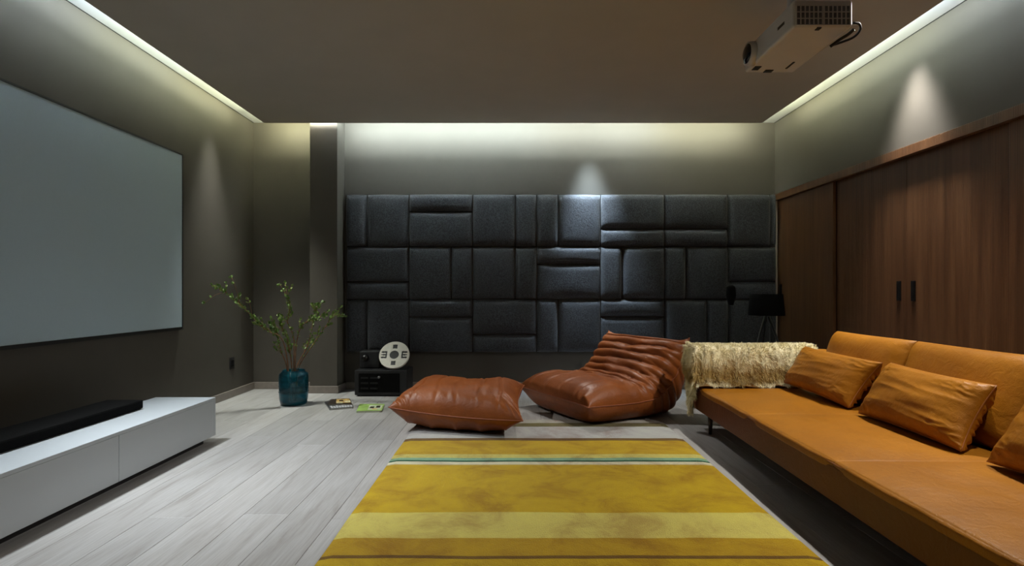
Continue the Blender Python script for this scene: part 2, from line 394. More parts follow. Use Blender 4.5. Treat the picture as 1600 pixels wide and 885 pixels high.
# wall outlet
oy = -XL*F/(VX-362); oz = EYE-(568-VY)*oy/F
wo = thing('wall_outlet', 'small black wall outlet low on the left wall', 'outlet', (XL, oy, oz-.06))
box('plate', XL, XL+.008, oy-.045, oy+.045, oz-.055, oz+.055, M_black, wo, .003)
box('socket', XL+.008, XL+.012, oy-.025, oy+.025, oz-.03, oz+.03, M_shade, wo, .002)
# ------------------------------------------------------------------ rug
def rug_mat():
    m, nt, b = mat('striped_wool_rug'); p = nd(nt, 'ShaderNodeNewGeometry').outputs['Position']
    sep = nd(nt, 'ShaderNodeSeparateXYZ'); nt.links.new(p, sep.inputs[0])
    n = nd(nt, 'ShaderNodeTexNoise', Scale=2.2, Detail=3); nt.links.new(p, n.inputs['Vector'])
    ma = nd(nt, 'ShaderNodeMath', operation='MULTIPLY_ADD'); nt.links.new(n.outputs['Fac'], ma.inputs[0]); ma.inputs[1].default_value = .03; nt.links.new(sep.outputs['Y'], ma.inputs[2])
    y0, y1 = 1.2, 4.42
    mr = nd(nt, 'ShaderNodeMapRange'); mr.inputs[1].default_value = y0+.015; mr.inputs[2].default_value = y1+.015; nt.links.new(ma.outputs[0], mr.inputs[0])
    gold, brn, pale = (.48, .32, .008), (.16, .085, .012), (.58, .50, .12)
    st = [(1e9, gold), (881, brn), (875, (.42, .26, .010)), (846.5, pale), (807, gold), (731, (.50, .42, .16)), (729.5, (.62, .60, .42)), (726, (.0, .07, .035)), (723.7, (.22, .40, .26)), (719.5, (.58, .52, .14)),
          (714, (.50, .33, .012)), (692, (.16, .09, .025)), (688, (.46, .47, .47)), (670, (.15, .13, .05)), (664, (.40, .39, .35)), (657.5, (.3, .28, .25))]
    stops = [(max(0, (floorY(py)-y0)/(y1-y0)) if py < 1e8 else 0, c) for py, c in st]
    c1 = ramp(nt, mr.outputs[0], stops, 'CONSTANT')
    n2 = nd(nt, 'ShaderNodeTexNoise', Scale=3.2, Detail=9, Roughness=.72, Distortion=.6); nt.links.new(p, n2.inputs['Vector'])
    c2 = ramp(nt, n2.outputs['Fac'], [(.36, (.62, .50, .45)), (.52, (.92, .90, .88)), (.68, (1.06, 1.08, .95))])
    mx = nd(nt, 'ShaderNodeMix', data_type='RGBA', blend_type='MULTIPLY'); mx.inputs[0].default_value = .85
    nt.links.new(c1, mx.inputs[6]); nt.links.new(c2, mx.inputs[7]); nt.links.new(mx.outputs[2], b.inputs['Base Color'])
    b.inputs['Roughness'].default_value = .95; b.inputs['Specular IOR Level'].default_value = .1; b.inputs['Sheen Weight'].default_value = .1
    n3 = nd(nt, 'ShaderNodeTexNoise', Scale=180.0, Detail=3); nt.links.new(p, n3.inputs['Vector'])
    bump(nt, b, n3.outputs['Fac'], .8, .01); return m
M_rug = rug_mat()
v = []; f = []; nx, ny = 40, 60; rx0, rx1, ry0, ry1 = -.715, 1.155, 1.2, floorY(657)
for i in range(nx+1):
    for j in range(ny+1):
        x = rx0+(rx1-rx0)*i/nx; y = ry0+(ry1-ry0)*j/ny
        e = min(1, min(i, nx-i, j, ny-j)/1.0)
        wx = .004*noise.noise(Vector((x*3, y*3, 0)))*(1 if i in (0, nx) else 0)
        v.append((x+wx, y, .004+.008*e+.001*noise.noise(Vector((x*5, y*5, 3)))))
for i in range(nx):
    for j in range(ny): q = i*(ny+1)+j; f.append((q, q+ny+1, q+ny+2, q+1))
bmr = len(v)
ring = [i*(ny+1) for i in range(nx+1)]+[nx*(ny+1)+j for j in range(1, ny+1)]+[i*(ny+1)+ny for i in range(nx-1, -1, -1)]+[j for j in range(ny-1, 0, -1)]
for r in ring: v.append((v[r][0], v[r][1], .0005))
for k in range(len(ring)): f.append((ring[k], bmr+k, bmr+(k+1) % len(ring), ring[(k+1) % len(ring)]))
f.append(tuple(range(bmr, bmr+len(ring)))[::-1])
tag(pyobj('striped_rug', v, f, M_rug, None, False), 'golden yellow wool rug with pale, green and brown cross stripes', 'rug')
# ------------------------------------------------------------------ leather lounge chair
def ground(x, y): return .0135 if rx0-.01 < x < rx1+.01 and y < ry1+.01 else .001
def crease(x, c, w): return math.exp(-((x-c)/w)**2)
def lerp_table(T, t):
    s = t*(len(T)-1); k = min(int(s), len(T)-2); a = s-k
    p0, p1, p2, p3 = [Vector(T[max(0, min(len(T)-1, k+i))]) for i in (-1, 0, 1, 2)]
    return .5*((2*p1)+(p2-p0)*a+(2*p0-5*p1+4*p2-p3)*a*a+(3*p1-p0-3*p2+p3)*a**3)
Mt = [(0, .17), (.02, .17), (.12, .165), (.3, .16), (.5, .16), (.66, .18), (.78, .25), (.86, .36), (.91, .47), (.945, .56), (.965, .60)]
It = [(0, .17), (.015, .245), (.10, .305), (.28, .325), (.45, .305), (.56, .315), (.645, .39), (.72, .475), (.79, .55), (.87, .608), (.965, .60)]
Ot = [(0, .17), (.02, .10), (.09, .018), (.3, 0), (.5, 0), (.7, 0), (.88, .012), (.98, .10), (1.02, .28), (1.025, .48), (.965, .60)]
P0 = Vector((.563, 4.05, 0)); bd = Vector((.883, .469, 0)); wdir = Vector((-.469, .883, 0)); WID = 1.04
def togo(side):
    def fn(t, u):
        tt = (t+1)/2
        # even the spacing back out: sin-spaced already
        mp_ = lerp_table(Mt, tt); op = lerp_table(It if side > 0 else Ot, tt)
        g = max(0, 1-abs(u)**6)**.5
        d = op-mp_
        amp = 1.0
        ear = abs(u)**8*max(0, (abs(t)**10))
        off = d*g
        p = mp_+off
        nn = d.normalized() if d.length > 1e-5 else Vector((0, 0))
        e = min(1, d.length/.06)*g
        if side > 0:
            # cross folds of the backrest, narrow low down and wide at the top, drawn together at the middle
            k = max(0, min(1, (tt-.40)/.06))*max(0, min(1, (1-tt)/.04))
            tw = tt+.05*math.exp(-(u/.55)**2)*(tt-.74)*2+.014*noise.noise(Vector((u*2.2, tt*5, 1)))
            ph = max(0, (tw-.40)/.60)**.80
            fold = abs(math.sin(PI*ph*8.0))**.5
            p += nn*e*k*.038*(fold-.62)
            p += nn*e*k*-.035*math.exp(-((u-.05)/.20)**2-((tt-.80)/.05)**2)
            p += nn*e*fold_field(u, t*1.3, 3.3, 14, .006)
            p += nn*e*.025*math.exp(-((u+.86)/.06)**2-((tt-.07)/.06)**2)
            p += nn*e*-.014*(math.exp(-((u+.74)/.05)**2)+math.exp(-((u+.62)/.04)**2)*.5)*math.exp(-((tt-.10)/.07)**2)
            ks = max(0, 1-max(0, (tt-.4)/.08))
            for c in (-.62, -.2, .22, .64): p += nn*e*ks*-.010*crease(u, c+.03*math.sin(tt*20), .028)
            p += nn*e*.012*noise.noise(Vector((u*3, tt*7, 5)))
        else:
            k = 1 if .0 < tt else 0
            vert = abs(math.sin(PI*(tt*15)))**.6
            kk = max(0, min(1, (tt-.42)/.15))
            p += nn*e*(kk*.012*(vert-.5)) if p.y > .03 else Vector((0, 0))
        wsc = (1-.04*(1-t*t)*abs(u))
        z = max(.001, p.y)+.035*ear*(1 if t > 0 else 0)
        # side folds where seat turns into back
        uu = u*wsc
        sidek = max(0, min(1, (abs(u)-.6)/.25))*max(0, 1-abs(tt-.60)/.26)
        uu *= 1-.075*sidek*(1-abs(math.sin(PI*(tt+.05*abs(u))*17+noise.noise(Vector((tt*9, u, 2)))))**.6)
        w3 = P0+bd*(p.x-.02*ear*(1 if t < 0 else 0))+wdir*(WID/2*(1+uu*1.0))
        return Vector((w3.x, w3.y, max(z, ground(w3.x, w3.y))))
    return fn
lc = thing('lounge_chair', 'low rust brown leather lounge chair with deep folds beside the upholstered wall', 'chair', P0+bd*.5+wdir*.52)
v, f = sheet_pair(togo(1), togo(-1), 200, 110)
pyobj('upholstery', v, f, M_rust, lc)
fn = togo(1)
path = [fn(math.sin(PI/2*(-1+2*k/130)), -1) for k in range(0, 131, 2)]
obj('seam_piping', tube(bmesh.new(), path, .005, 6), M_seamr, lc, True)
path = [fn(-1, math.sin(PI/2*(-1+2*k/60))) for k in range(0, 61, 2)]
obj('seam_piping', tube(bmesh.new(), path, .005, 6), M_seamr, lc, True)
# pinched tab at the front corner
tp = fn(-.93, -.93)
# ------------------------------------------------------------------ ottoman
ot = thing('leather_ottoman', 'square rust brown leather ottoman cushion with pointed corners at the rug edge', 'ottoman', (-.4, 4.3, 0))
oc = [Vector((-.865, 3.99, .185)), Vector((.075, 3.72, .150)), Vector((.105, 4.66, .23)), Vector((-.80, 4.80, .19))]
def ott(side):
    def fn(t, u):
        pin = .09
        t2 = t*(1-pin*(1-u*u)*abs(t)**2); u2 = u*(1-pin*(1-t*t)*abs(u)**2)
        m_ = oc[0]*(1-t2)*(1-u2)/4+oc[1]*(1+t2)*(1-u2)/4+oc[2]*(1+t2)*(1+u2)/4+oc[3]*(1-t2)*(1+u2)/4
        m_.z -= .03*(1-t*t)*abs(u)**4
        h = max(0, (1-abs(t)**3.6)*(1-abs(u)**3.6))**.5
        if side > 0:
            zt = .335
            z = m_.z+(zt-m_.z)*h
            for c in (-.66, -.33, 0, .33, .66): z -= .013*crease(t, c+.03*math.sin(u*4+c*5), .020)*h
            z += h*(.012*noise.noise(Vector((t*2.2, u*2.2, 9)))+fold_field(u, t, 5.5, 10, .006))
            ce = math.exp(-((1-abs(t))**2+(1-abs(u))**2)*9)
            z += .018*ce*(ridge((t*9+u*9, t*3, 4), 1.2)-.3)*min(1, h*3)
            z -= .035*math.exp(-((t)**2/.16+(u-.8)**2/.12))*h
            z += .02*h*(math.exp(-((t-.75)**2/.04))+math.exp(-((t+.6)**2/.08)))*(u > 0)*u
        else:
            z = m_.z-(m_.z)*min(1, h*1.0)
            z += .022*(abs(math.sin(PI*t*2.6))**.5-.7)*h*(1-h)*4
            z = max(ground(m_.x, m_.y), z)
        return Vector((m_.x, m_.y, z))
    return fn
v, f = sheet_pair(ott(1), ott(-1), 130, 130)
pyobj('upholstery', v, f, M_rust, ot)
fo = ott(1)
sgrid = [math.sin(PI/2*(-1+2*k/60)) for k in range(61)]
for pp in ([fo(s, -1) for s in sgrid], [fo(1, s) for s in sgrid], [fo(s, 1) for s in sgrid], [fo(-1, s) for s in sgrid]):
    obj('seam_piping', tube(bmesh.new(), pp, .0045, 6), M_seamr, ot, True)
# ------------------------------------------------------------------ sofa
RC = Vector((1.337, 4.0, 0)); RA = Matrix.Rotation(-math.radians(1.2), 3, 'Z')
def sr(p): return RA @ (Vector(p)-RC)+RC
def rot_obj(o):
    for vv in o.data.vertices: vv.co = sr(vv.co)
    return o
sf = thing('leather_sofa', 'long low cognac leather sofa in front of the walnut wardrobe', 'sofa', (1.8, 2.5, 0))
SX0, SX1, SY0, SY1 = 1.337, 2.36, .95, 4.22
SZ0, SZM, SZ = .145, .225, .315
rot_obj(box('base', SX0, SX1, SY0, SY1, SZ0, SZ-.018, M_cogn_shaded, sf, .010, 3))
seams = [4.03, 3.17, 2.29, 1.41, .955]
def rbox(name, x0, x1, y0, y1, z0, z1, r, m, parent, n=26, puff=.012, wr=.003, seed=0, creases=False):
    """upholstered block: rounded box with crowned faces and creases"""
    bm = bmesh.new(); bmesh.ops.create_cube(bm, size=2); bmesh.ops.subdivide_edges(bm, edges=bm.edges, cuts=n, use_grid_fill=True)
    hx, hy, hz = (x1-x0)/2, (y1-y0)/2, (z1-z0)/2; c = Vector(((x0+x1)/2, (y0+y1)/2, (z0+z1)/2))
    for vv in bm.verts:
        s = [math.copysign(abs(math.sin(PI/2*q)), q) for q in vv.co]
        p = Vector((s[0]*hx, s[1]*hy, s[2]*hz))
        inner = Vector((max(-hx+r, min(hx-r, p.x)), max(-hy+r, min(hy-r, p.y)), max(-hz+r, min(hz-r, p.z))))
        d = p-inner
        if d.length > 1e-6: p = inner+d.normalized()*r
        b_ = [1-min(1, abs(k))**4 for k in (p.x/hx, p.y/hy, p.z/hz)]
        ax = max(range(3), key=lambda q: abs(s[q]))
        k = 1
        for q in range(3):
            if q != ax: k *= b_[q]
        nvec = Vector((0, 0, 0)); nvec[ax] = math.copysign(1, s[ax])
        wv = c+p
        p += nvec*k*(puff+wr*2*noise.noise(wv*3+Vector((seed, 0, 0)))+wr*(ridge(wv*1.0+Vector((seed, 3, 0)), 4)-.5))
        if creases and ax == 2 and s[2] > 0: p.z += k*fold_field(s[1], s[0]*1.2, seed, 9, .006)
        vv.co = c+p
    return obj(name, bm, m, parent, True)
for i in range(4):
    rot_obj(rbox('seat_cushion', SX0+.004, 2.10, seams[i+1]-.009, seams[i]+.009, SZ-.045, SZ, .013, M_cogn, sf, 40, .010, .004, i*5, True))
for i in range(4):
    y0, y1 = seams[i+1], seams[i]
    rot_obj(obj('piping', tube(bmesh.new(), [(SX0+.004, y0+(y1-y0)*k/12, SZ-.014+.001*math.sin(k*1.7)) for k in range(13)], .005, 6), M_seam, sf, True))
# back cushions: tall slabs leaning on the back frame
rot_obj(box('back_frame', 2.26, 2.36, SY0, 4.2, SZM, .52, M_cogn, sf, .02, 3))
bseam = [3.97, 3.165, 2.33, 1.5, .96]
for i in range(4):
    y0, y1 = bseam[i+1]+.004, bseam[i]-.004
    o = pillow('back_cushion', [(2.13, y0, .31), (2.13, y1, .31), (2.275, y1, .725), (2.275, y0, .725)], .085, .085, M_cogn, sf, 44, 5, .5, .02, .006, 5, i*3.3+1)
    for vv in o.data.vertices: vv.co = sr(vv.co)
# far arm
rot_obj(rbox('arm', SX0+.01, 2.36, 4.045, 4.24, SZ0+.02, .575, .05, M_cogn, sf, 18, .006, .002, 9))
for (x, y) in ((1.395, 3.97), (2.28, 4.15), (1.395, 1.1), (2.28, 1.1)):
    bm = bmesh.new(); tube(bm, [(x, y, 0), (x, y, SZ0+.01)], [.011, .02], 10); o = obj('leg', bm, M_legm, sf, True); rot_obj(o)
# loose cushions: pressed flat where they rest on the seat and lean on the back
from mathutils.bvhtree import BVHTree
def tree_of(prefix):
    v = []; f = []
    for o in sf.children:
        if o.name.split('.')[0] == prefix:
            k = len(v); v += [q.co.copy() for q in o.data.vertices]; f += [[k+i for i in p.vertices] for p in o.data.polygons]
    return BVHTree.FromPolygons(v, f)
T_back, T_seat = tree_of('back_cushion'), tree_of('seat_cushion')
def settle(me, gap):
    for q in me.vertices:
        h = T_back.ray_cast(Vector((1.0, q.co.y, q.co.z)), Vector((1, 0, 0)))[0] if q.co.z > SZ+.03 else None
        if h and q.co.x > h.x-gap: q.co.x = h.x-gap
        h = T_seat.ray_cast(Vector((q.co.x, q.co.y, 1.5)), Vector((0, 0, -1)))[0]
        if h and q.co.z < h.z+gap: q.co.z = h.z+gap
    me.update()
def loose(label, corners, T, seed):
    o = thing('throw_pillow', label, 'pillow', tuple(sum((Vector(c) for c in corners), Vector())/4), 'leather pillows along the sofa')
    p_ = pillow('cover', corners, T, T*.8, M_cogn, o, 90, 3.4, .5, .055, .016, 5, seed, (.55, 1.7), .003, M_seam, 15)
    settle(p_.data, .006)
    for c_ in p_.children: settle(c_.data, .006)
    return o
loose('plump cognac leather pillow leaning beside the sheepskin at the far end of the sofa', [(1.93, 3.24, .335), (1.905, 3.96, .365), (2.06, 3.97, .615), (2.075, 3.17, .60)], .10, 2.1)
loose('wrinkled cognac leather pillow, middle one of three on the sofa', [(1.875, 2.36, .335), (1.90, 3.10, .335), (2.05, 3.06, .615), (2.03, 2.37, .605)], .105, 7.4)
loose('cognac leather pillow cut off by the right edge of the photo', [(1.84, 1.50, .335), (1.865, 2.22, .335), (2.02, 2.18, .615), (1.99, 1.51, .605)], .105, 12.9)
# ------------------------------------------------------------------ sheepskin
def fur_mat():
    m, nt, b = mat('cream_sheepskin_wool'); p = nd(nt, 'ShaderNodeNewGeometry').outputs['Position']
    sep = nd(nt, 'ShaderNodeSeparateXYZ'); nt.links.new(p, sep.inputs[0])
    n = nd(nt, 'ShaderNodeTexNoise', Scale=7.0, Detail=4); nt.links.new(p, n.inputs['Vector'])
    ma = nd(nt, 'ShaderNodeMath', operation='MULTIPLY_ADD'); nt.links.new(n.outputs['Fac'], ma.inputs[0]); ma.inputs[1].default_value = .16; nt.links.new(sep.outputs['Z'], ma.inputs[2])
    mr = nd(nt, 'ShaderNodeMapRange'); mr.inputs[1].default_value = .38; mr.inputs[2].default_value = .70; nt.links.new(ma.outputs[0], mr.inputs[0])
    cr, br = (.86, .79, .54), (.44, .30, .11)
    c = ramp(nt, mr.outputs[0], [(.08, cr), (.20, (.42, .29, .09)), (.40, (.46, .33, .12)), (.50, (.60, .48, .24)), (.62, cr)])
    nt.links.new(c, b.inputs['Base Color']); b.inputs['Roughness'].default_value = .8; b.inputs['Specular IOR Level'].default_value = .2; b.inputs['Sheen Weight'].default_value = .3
    return m
M_fur = fur_mat()
sk = thing('sheepskin_throw', 'cream and tan sheepskin draped over the far sofa arm', 'throw', (1.75, 4.1, .575))
# drape cross-section around the arm: from the seat up the inner face, over the top, down outside
sect = [(3.995, .325), (4.012, .36), (4.018, .45), (4.02, .53), (4.035, .578), (4.08, .598), (4.15, .60), (4.22, .592), (4.258, .56), (4.268, .48), (4.27, .38)]
v = []; f = []; NXs = 60; pathS = smooth_path([(0, a, b) for a, b in sect], 40)
def skin_pt(i, j):
    s = i/NXs; p = pathS[j]; x = 1.298+s*(2.17-1.298)
    x += .02*noise.noise(Vector((j*.13, s*3, 0)))*(1 if i in (0, NXs) else .3)
    w = .012*noise.noise(Vector((s*7, j*.12, 4)))
    lo = .012*math.sin(s*21)*(1 if j < 3 else 0)*(3-j)/3
    q = Vector((x, p.y-.014+w*.6, p.z+.006+abs(w)*.5+lo*.6)); return q
def grid_obj(name, fn, ni, nj, m, parent, thick=.010):
    v = [fn(i, j) for i in range(ni+1) for j in range(nj+1)]; f = []
    for i in range(ni):
        for j in range(nj): q = i*(nj+1)+j; f.append((q, q+1, q+nj+2, q+nj+1))
    o = pyobj(name, v, f, m, parent)
    md = o.modifiers.new('thickness', 'SOLIDIFY'); md.thickness = thick; md.offset = 0
    return v, f
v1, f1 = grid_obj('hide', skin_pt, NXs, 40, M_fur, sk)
def flap(i, j):
    # front end: falls over the front of the arm and the sofa base
    s = i/14; t = j/26
    y = 4.0+.26*s*(1-.45*t); z = .60-t*(.36+.12*math.sin(s*PI*.9+.3))*(1 if t < .55 else 1)
    if t < .1: z = .605-.01*t
    x = 1.318-.02*math.sin(min(1, t*5)*PI/2)+.010*noise.noise(Vector((s*4, t*4, 2)))
    y += .03*math.sin(t*9)*t+(.0 if t < .5 else (t-.5)*.10*(.5-s)*2)
    return Vector((x, y, z))
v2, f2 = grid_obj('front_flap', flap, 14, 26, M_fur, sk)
sv = []; sfc = []
def strands(vv, ff, per, nflip, grav):
    for q in ff:
        a, b, c, d = [vv[k] for k in q]
        n = (c-a).cross(d-b); 
        if n.length < 1e-9: continue
        n = n.normalized()*nflip
        for _ in range(per):
            s, t = random.random(), random.random()
            p = (a*(1-s)+b*s)*(1-t)+(d*(1-s)+c*s)*t
            cl = Vector((noise.noise(p*26), noise.noise(p*26+Vector((9, 0, 0))), noise.noise(p*26+Vector((0, 9, 0)))))
            dr = (n*.8+cl*1.1+Vector((random.uniform(-.3, .3), random.uniform(-.3, .3), random.uniform(-.3, .3)-grav))).normalized()
            L = random.uniform(.020, .042); w = random.uniform(.0010, .0019)
            sd = dr.cross(Vector((random.uniform(-1, 1), random.uniform(-1, 1), random.uniform(-1, 1)))).normalized()*w
            md_ = p+dr*L*.55; tp_ = p+dr*L*.9+Vector((0, 0, -L*.3))+cl*L*.25
            k = len(sv); sv.extend((p-sd, p+sd, md_-sd*.8, md_+sd*.8, tp_)); sfc.append((k, k+1, k+3, k+2)); sfc.append((k+2, k+3, k+4))
n0 = (v1[f1[900][2]]-v1[f1[900][0]]).cross(v1[f1[900][3]]-v1[f1[900][1]])
def outward(vv, ff, ref):
    q = ff[len(ff)//2]; a, b, c, d = [vv[k] for k in q]; n = (c-a).cross(d-b); return 1 if n.dot(((a+c)/2)-ref) > 0 else -1
strands(v1, f1, 11, outward(v1, f1, Vector((1.75, 4.14, .4))), .25)
strands(v2, f2, 34, outward(v2, f2, Vector((1.8, 4.13, .4))), .4)
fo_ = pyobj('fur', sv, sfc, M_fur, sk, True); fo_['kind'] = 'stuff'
# ------------------------------------------------------------------ vase and branches
def glass(name, col):
    m, nt, b = mat(name); b.inputs['Base Color'].default_value = (*col, 1); b.inputs['Transmission Weight'].default_value = .82
    b.inputs['Roughness'].default_value = .06; b.inputs['IOR'].default_value = 1.45
    n = nd(nt, 'ShaderNodeTexNoise', Scale=3.0); nt.links.new(coords(nt, 'Position', (.3, .3, 9)), n.inputs['Vector'])
    nt.links.new(ramp(nt, n.outputs['Fac'], [(.35, [k*.55 for k in col]), (.65, [min(1, k*1.3) for k in col])]), b.inputs['Base Color']); return m
M_glass = glass('teal_glass', (.02, .24, .33))
VYv = 5.03; vc = Vector(((459-VX)*VYv/F, VYv, 0)); R = .125
va = thing('glass_vase', 'round teal blue glass vase standing on the floor by the back corner', 'vase', vc)
prof = [(.0, .0), (.096, .0), (.112, .01), (.120, .05), (.125, .12), (.125, .24), (.120, .275), (.104, .290), (.096, .298), (.099, .304), (.094, .304), (.090, .298), (.098, .286), (.114, .270), (.119, .24), (.119, .12), (.114, .05), (.104, .02), (.0, .016)]
bm = bmesh.new(); lathe(bm, prof, vc, 48); bmesh.ops.remove_doubles(bm, verts=bm.verts, dist=1e-5); obj('body', bm, M_glass, va, True)
bm = bmesh.new()
for z in (.115, .165): lathe(bm, [(.1235, z-.004), (.1275, z-.002), (.1275, z+.002), (.1235, z+.004)], vc, 48)
obj('glass_band', bm, M_glass, va, True)
M_stem = plain('brown_twig_bark', (.20, .085, .03), .7, 0, 40, .3)
def leaf_mat():
    m, nt, b = mat('green_leaf'); n = nd(nt, 'ShaderNodeTexNoise', Scale=14.0, Detail=2); nt.links.new(coords(nt, 'Position'), n.inputs['Vector'])
    nt.links.new(ramp(nt, n.outputs['Fac'], [(.3, (.06, .13, .02)), (.55, (.13, .22, .04)), (.75, (.28, .31, .09))]), b.inputs['Base Color']); b.inputs['Roughness'].default_value = .45
    return m
M_leaf = leaf_mat()
branches = [
 ([(454, 600), (450, 572), (440, 529), (417, 517), (394, 495), (375, 475), (352, 457), (338, 449)], -.27, 95, 'leafy branch reaching farthest left out of the teal vase'),
 ([(459, 602), (459, 577), (459, 529), (449, 502), (454, 482), (449, 465), (437, 444)], .02, 50, 'tall upright leafy branch, highest in the teal vase'),
 ([(461, 602), (463, 577), (479, 544), (486, 519), (491, 490), (498, 478)], -.08, 55, 'leafy branch rising on the right of the teal vase'),
 ([(463, 602), (466, 577), (489, 539), (506, 514), (521, 495), (536, 493)], .06, 45, 'thin leafy branch reaching farthest right out of the teal vase'),
 ([(456, 602), (448, 574), (439, 549), (435, 526), (430, 513), (421, 505)], -.06, 40, 'short leafy branch bending left in the teal vase'),
 ([(460, 602), (461, 577), (464, 532), (474, 507), (492, 499), (509, 493)], .1, 55, 'leafy branch arching right in the middle of the teal vase'),
 ([(458, 602), (456, 575), (450, 535), (442, 517), (438, 500)], .04, 55, 'short dense leafy branch in the centre of the teal vase')]
ORD = [0, 4, 2, 5, 1, 6, 3]          # depth order in the vase, so that no stems cross
def leaf(v, f, p, d, L):
    d = d.normalized(); s = d.cross(Vector((random.uniform(-1, 1), random.uniform(-1, 1), random.uniform(-1, 1)))).normalized(); n = d.cross(s)
    w = L*.36; k = len(v)
    v += [p, p+d*L*.35+s*w+n*L*.08, p+d*L*.75+s*w*.7+n*L*.06, p+d*L, p+d*L*.75-s*w*.7+n*L*.06, p+d*L*.35-s*w+n*L*.08, p+d*L*.5]
    f += [(k, k+1, k+6), (k+1, k+2, k+6), (k+2, k+3, k+6), (k+3, k+4, k+6), (k+4, k+5, k+6), (k+5, k, k+6)]
for bi, (pp, dy, nl, lab) in enumerate(branches):
    m_ = len(pp)-1
    pts = [AT(px, py, VYv+dy*max(0, i-1)/m_+(.016*ORD[bi]-.048)) for i, (px, py) in enumerate(pp)]
    pts[0].z = max(.03, pts[0].z-.12)
    b0 = Vector((pts[1].x*.5+vc.x*.5, VYv, .022)); pts[0] = b0+Vector((0, .016*ORD[bi]-.048, 0))
    if (pts[1]-vc).xy.length > .08: 
        d_ = (pts[1]-vc).xy*.08/(pts[1]-vc).xy.length; pts[1].x, pts[1].y = vc.x+d_.x, vc.y+d_.y
    path = smooth_path(pts, 26)
    br = thing('leafy_branch', lab, 'branch', pts[0], 'branches in the vase')
    bm = bmesh.new(); tube(bm, path, [.0055*(1-.78*k/26) for k in range(27)], 6)
    tips = []
    for k in range(8 if bi else 16):
        i = random.randint(9, 24); d = (path[min(26, i+1)]-path[i-1]).normalized()
        q = (d+Vector((random.uniform(-.9, .9), random.uniform(-.9, .9), random.uniform(-.3, .8)))).normalized()
        L = random.uniform(.05, .13); tw = [path[i], path[i]+q*L*.5+Vector((0, 0, .006)), path[i]+q*L]; tube(bm, tw, [.0022, .0018, .001], 5); tips += [(tw[0].lerp(tw[2], s), q) for s in (.4, .6, .8, .95, 1)]
    if bi == 0:
        for a, b in (((352, 457), (320, 474)), ((375, 475), (362, 434)), ((394, 495), (388, 468))):
            tw = smooth_path([AT(*a, VYv-.24), AT((a[0]+b[0])/2, (a[1]+b[1])/2-4, VYv-.26), AT(*b, VYv-.27)], 6); tube(bm, tw, .0015, 5); tips += [(tw[-1], Vector((-1, 0, .3)))]*4+[(tw[4], Vector((-.5, 0, .5)))]
    obj('stem', bm, M_stem, br, True)
    v = []; f = []
    for k in range(nl):
        s = random.random()**.8; i = min(25, 8+int(s*18)); p = path[i].lerp(path[i+1], random.random()); d = (path[i+1]-path[i]).normalized()
        leaf(v, f, p, d*.5+Vector((random.uniform(-1, 1), random.uniform(-1, 1), random.uniform(-.6, 1))), random.uniform(.018, .036))
    for p, d in tips:
        for _ in range(2): leaf(v, f, Vector(p), d+Vector((random.uniform(-.8, .8), random.uniform(-.8, .8), random.uniform(-.4, .8))), random.uniform(.016, .034))
    lo = pyobj('leaves', v, f, M_leaf, br, True); lo['kind'] = 'stuff'
# ------------------------------------------------------------------ magazines and book
def quad_slab(c, h0, h1):
    bm = bmesh.new(); lo = [bm.verts.new((p[0], p[1], h0)) for p in c]; hi = [bm.verts.new((p[0], p[1], h1)) for p in c]
    bm.faces.new(lo[::-1]); bm.faces.new(hi)
    for k in range(4): bm.faces.new((lo[k], lo[(k+1) % 4], hi[(k+1) % 4], hi[k]))
    return bm
def inset(c, u0, u1, v0, v1):
    a, b, d, e = [Vector((p[0], p[1], 0)) for p in c]
    def q(u, v): return (a*(1-u)+b*u)*(1-v)+(e*(1-u)+d*u)*v
    return [q(u0, v0), q(u1, v0), q(u1, v1), q(u0, v1)]
M_paper = plain('page_paper', (.55, .54, .5), .8, 0, 60, .1)
M_mag1 = plain('dark_magazine_cover', (.025, .03, .035), .3, 0, 25, .5)
M_mag1t = plain('pale_cover_print', (.50, .50, .53), .4, 0, 90, .6)
M_mag2 = plain('black_brown_cover', (.03, .018, .012), .3, 0, 30, .5)
M_mag2p = plain('amber_cover_picture', (.62, .36, .12), .35, 0, 28, .8)
M_mag2w = plain('cream_cover_picture', (.75, .62, .40), .35, 0, 40, .5)
M_bk = plain('lime_green_cover', (.34, .52, .13), .4, 0, 14, .2)
M_bkp = plain('pale_green_cover_print', (.60, .66, .48), .4, 0, 40, .15)
M_bkd = plain('dark_food_print', (.03, .025, .015), .4, 0, 40, .6)
def pub(name, label, cat, c, z, h, mc, prints, grp=None):
    cen = sum((Vector((p[0], p[1], 0)) for p in c), Vector())/4; cen.z = z
    t = thing(name, label, cat, cen, grp)
    obj('pages', quad_slab(inset(c, .01, .99, .01, .99), z+.0015, z+h-.0015), M_paper, t)
    obj('cover', quad_slab(c, z+h-.0015, z+h), mc, t); obj('cover', quad_slab(c, z, z+.0015), mc, t); obj('spine', quad_slab(inset(c, 0, .012, 0, 1), z+.0015, z+h-.0015), mc, t)
    for nm, (u0, u1, v0, v1), m, lay_ in prints: obj(nm, quad_slab(inset(c, u0, u1, v0, v1), z+h+.0002*lay_-.0002, z+h+.0002*lay_), m, t)
def G(px, py, z=0.0): q = P(px, py, z); return (q.x, q.y)
c1 = [G(515, 641.5), G(552, 638.5), G(547, 626), G(507, 630)]
pub('magazine', 'dark magazine with pale print lying under another near the vase', 'magazine', c1, 0, .012, M_mag1,
    [('title_print', (.08+.115*k, .17+.115*k, .05, .30 if k % 2 else .36), M_mag1t, 1) for k in range(8)])
c2 = [G(513, 632.5, .02), G(550, 632, .02), G(546, 623, .02), G(516, 624.5, .02)]
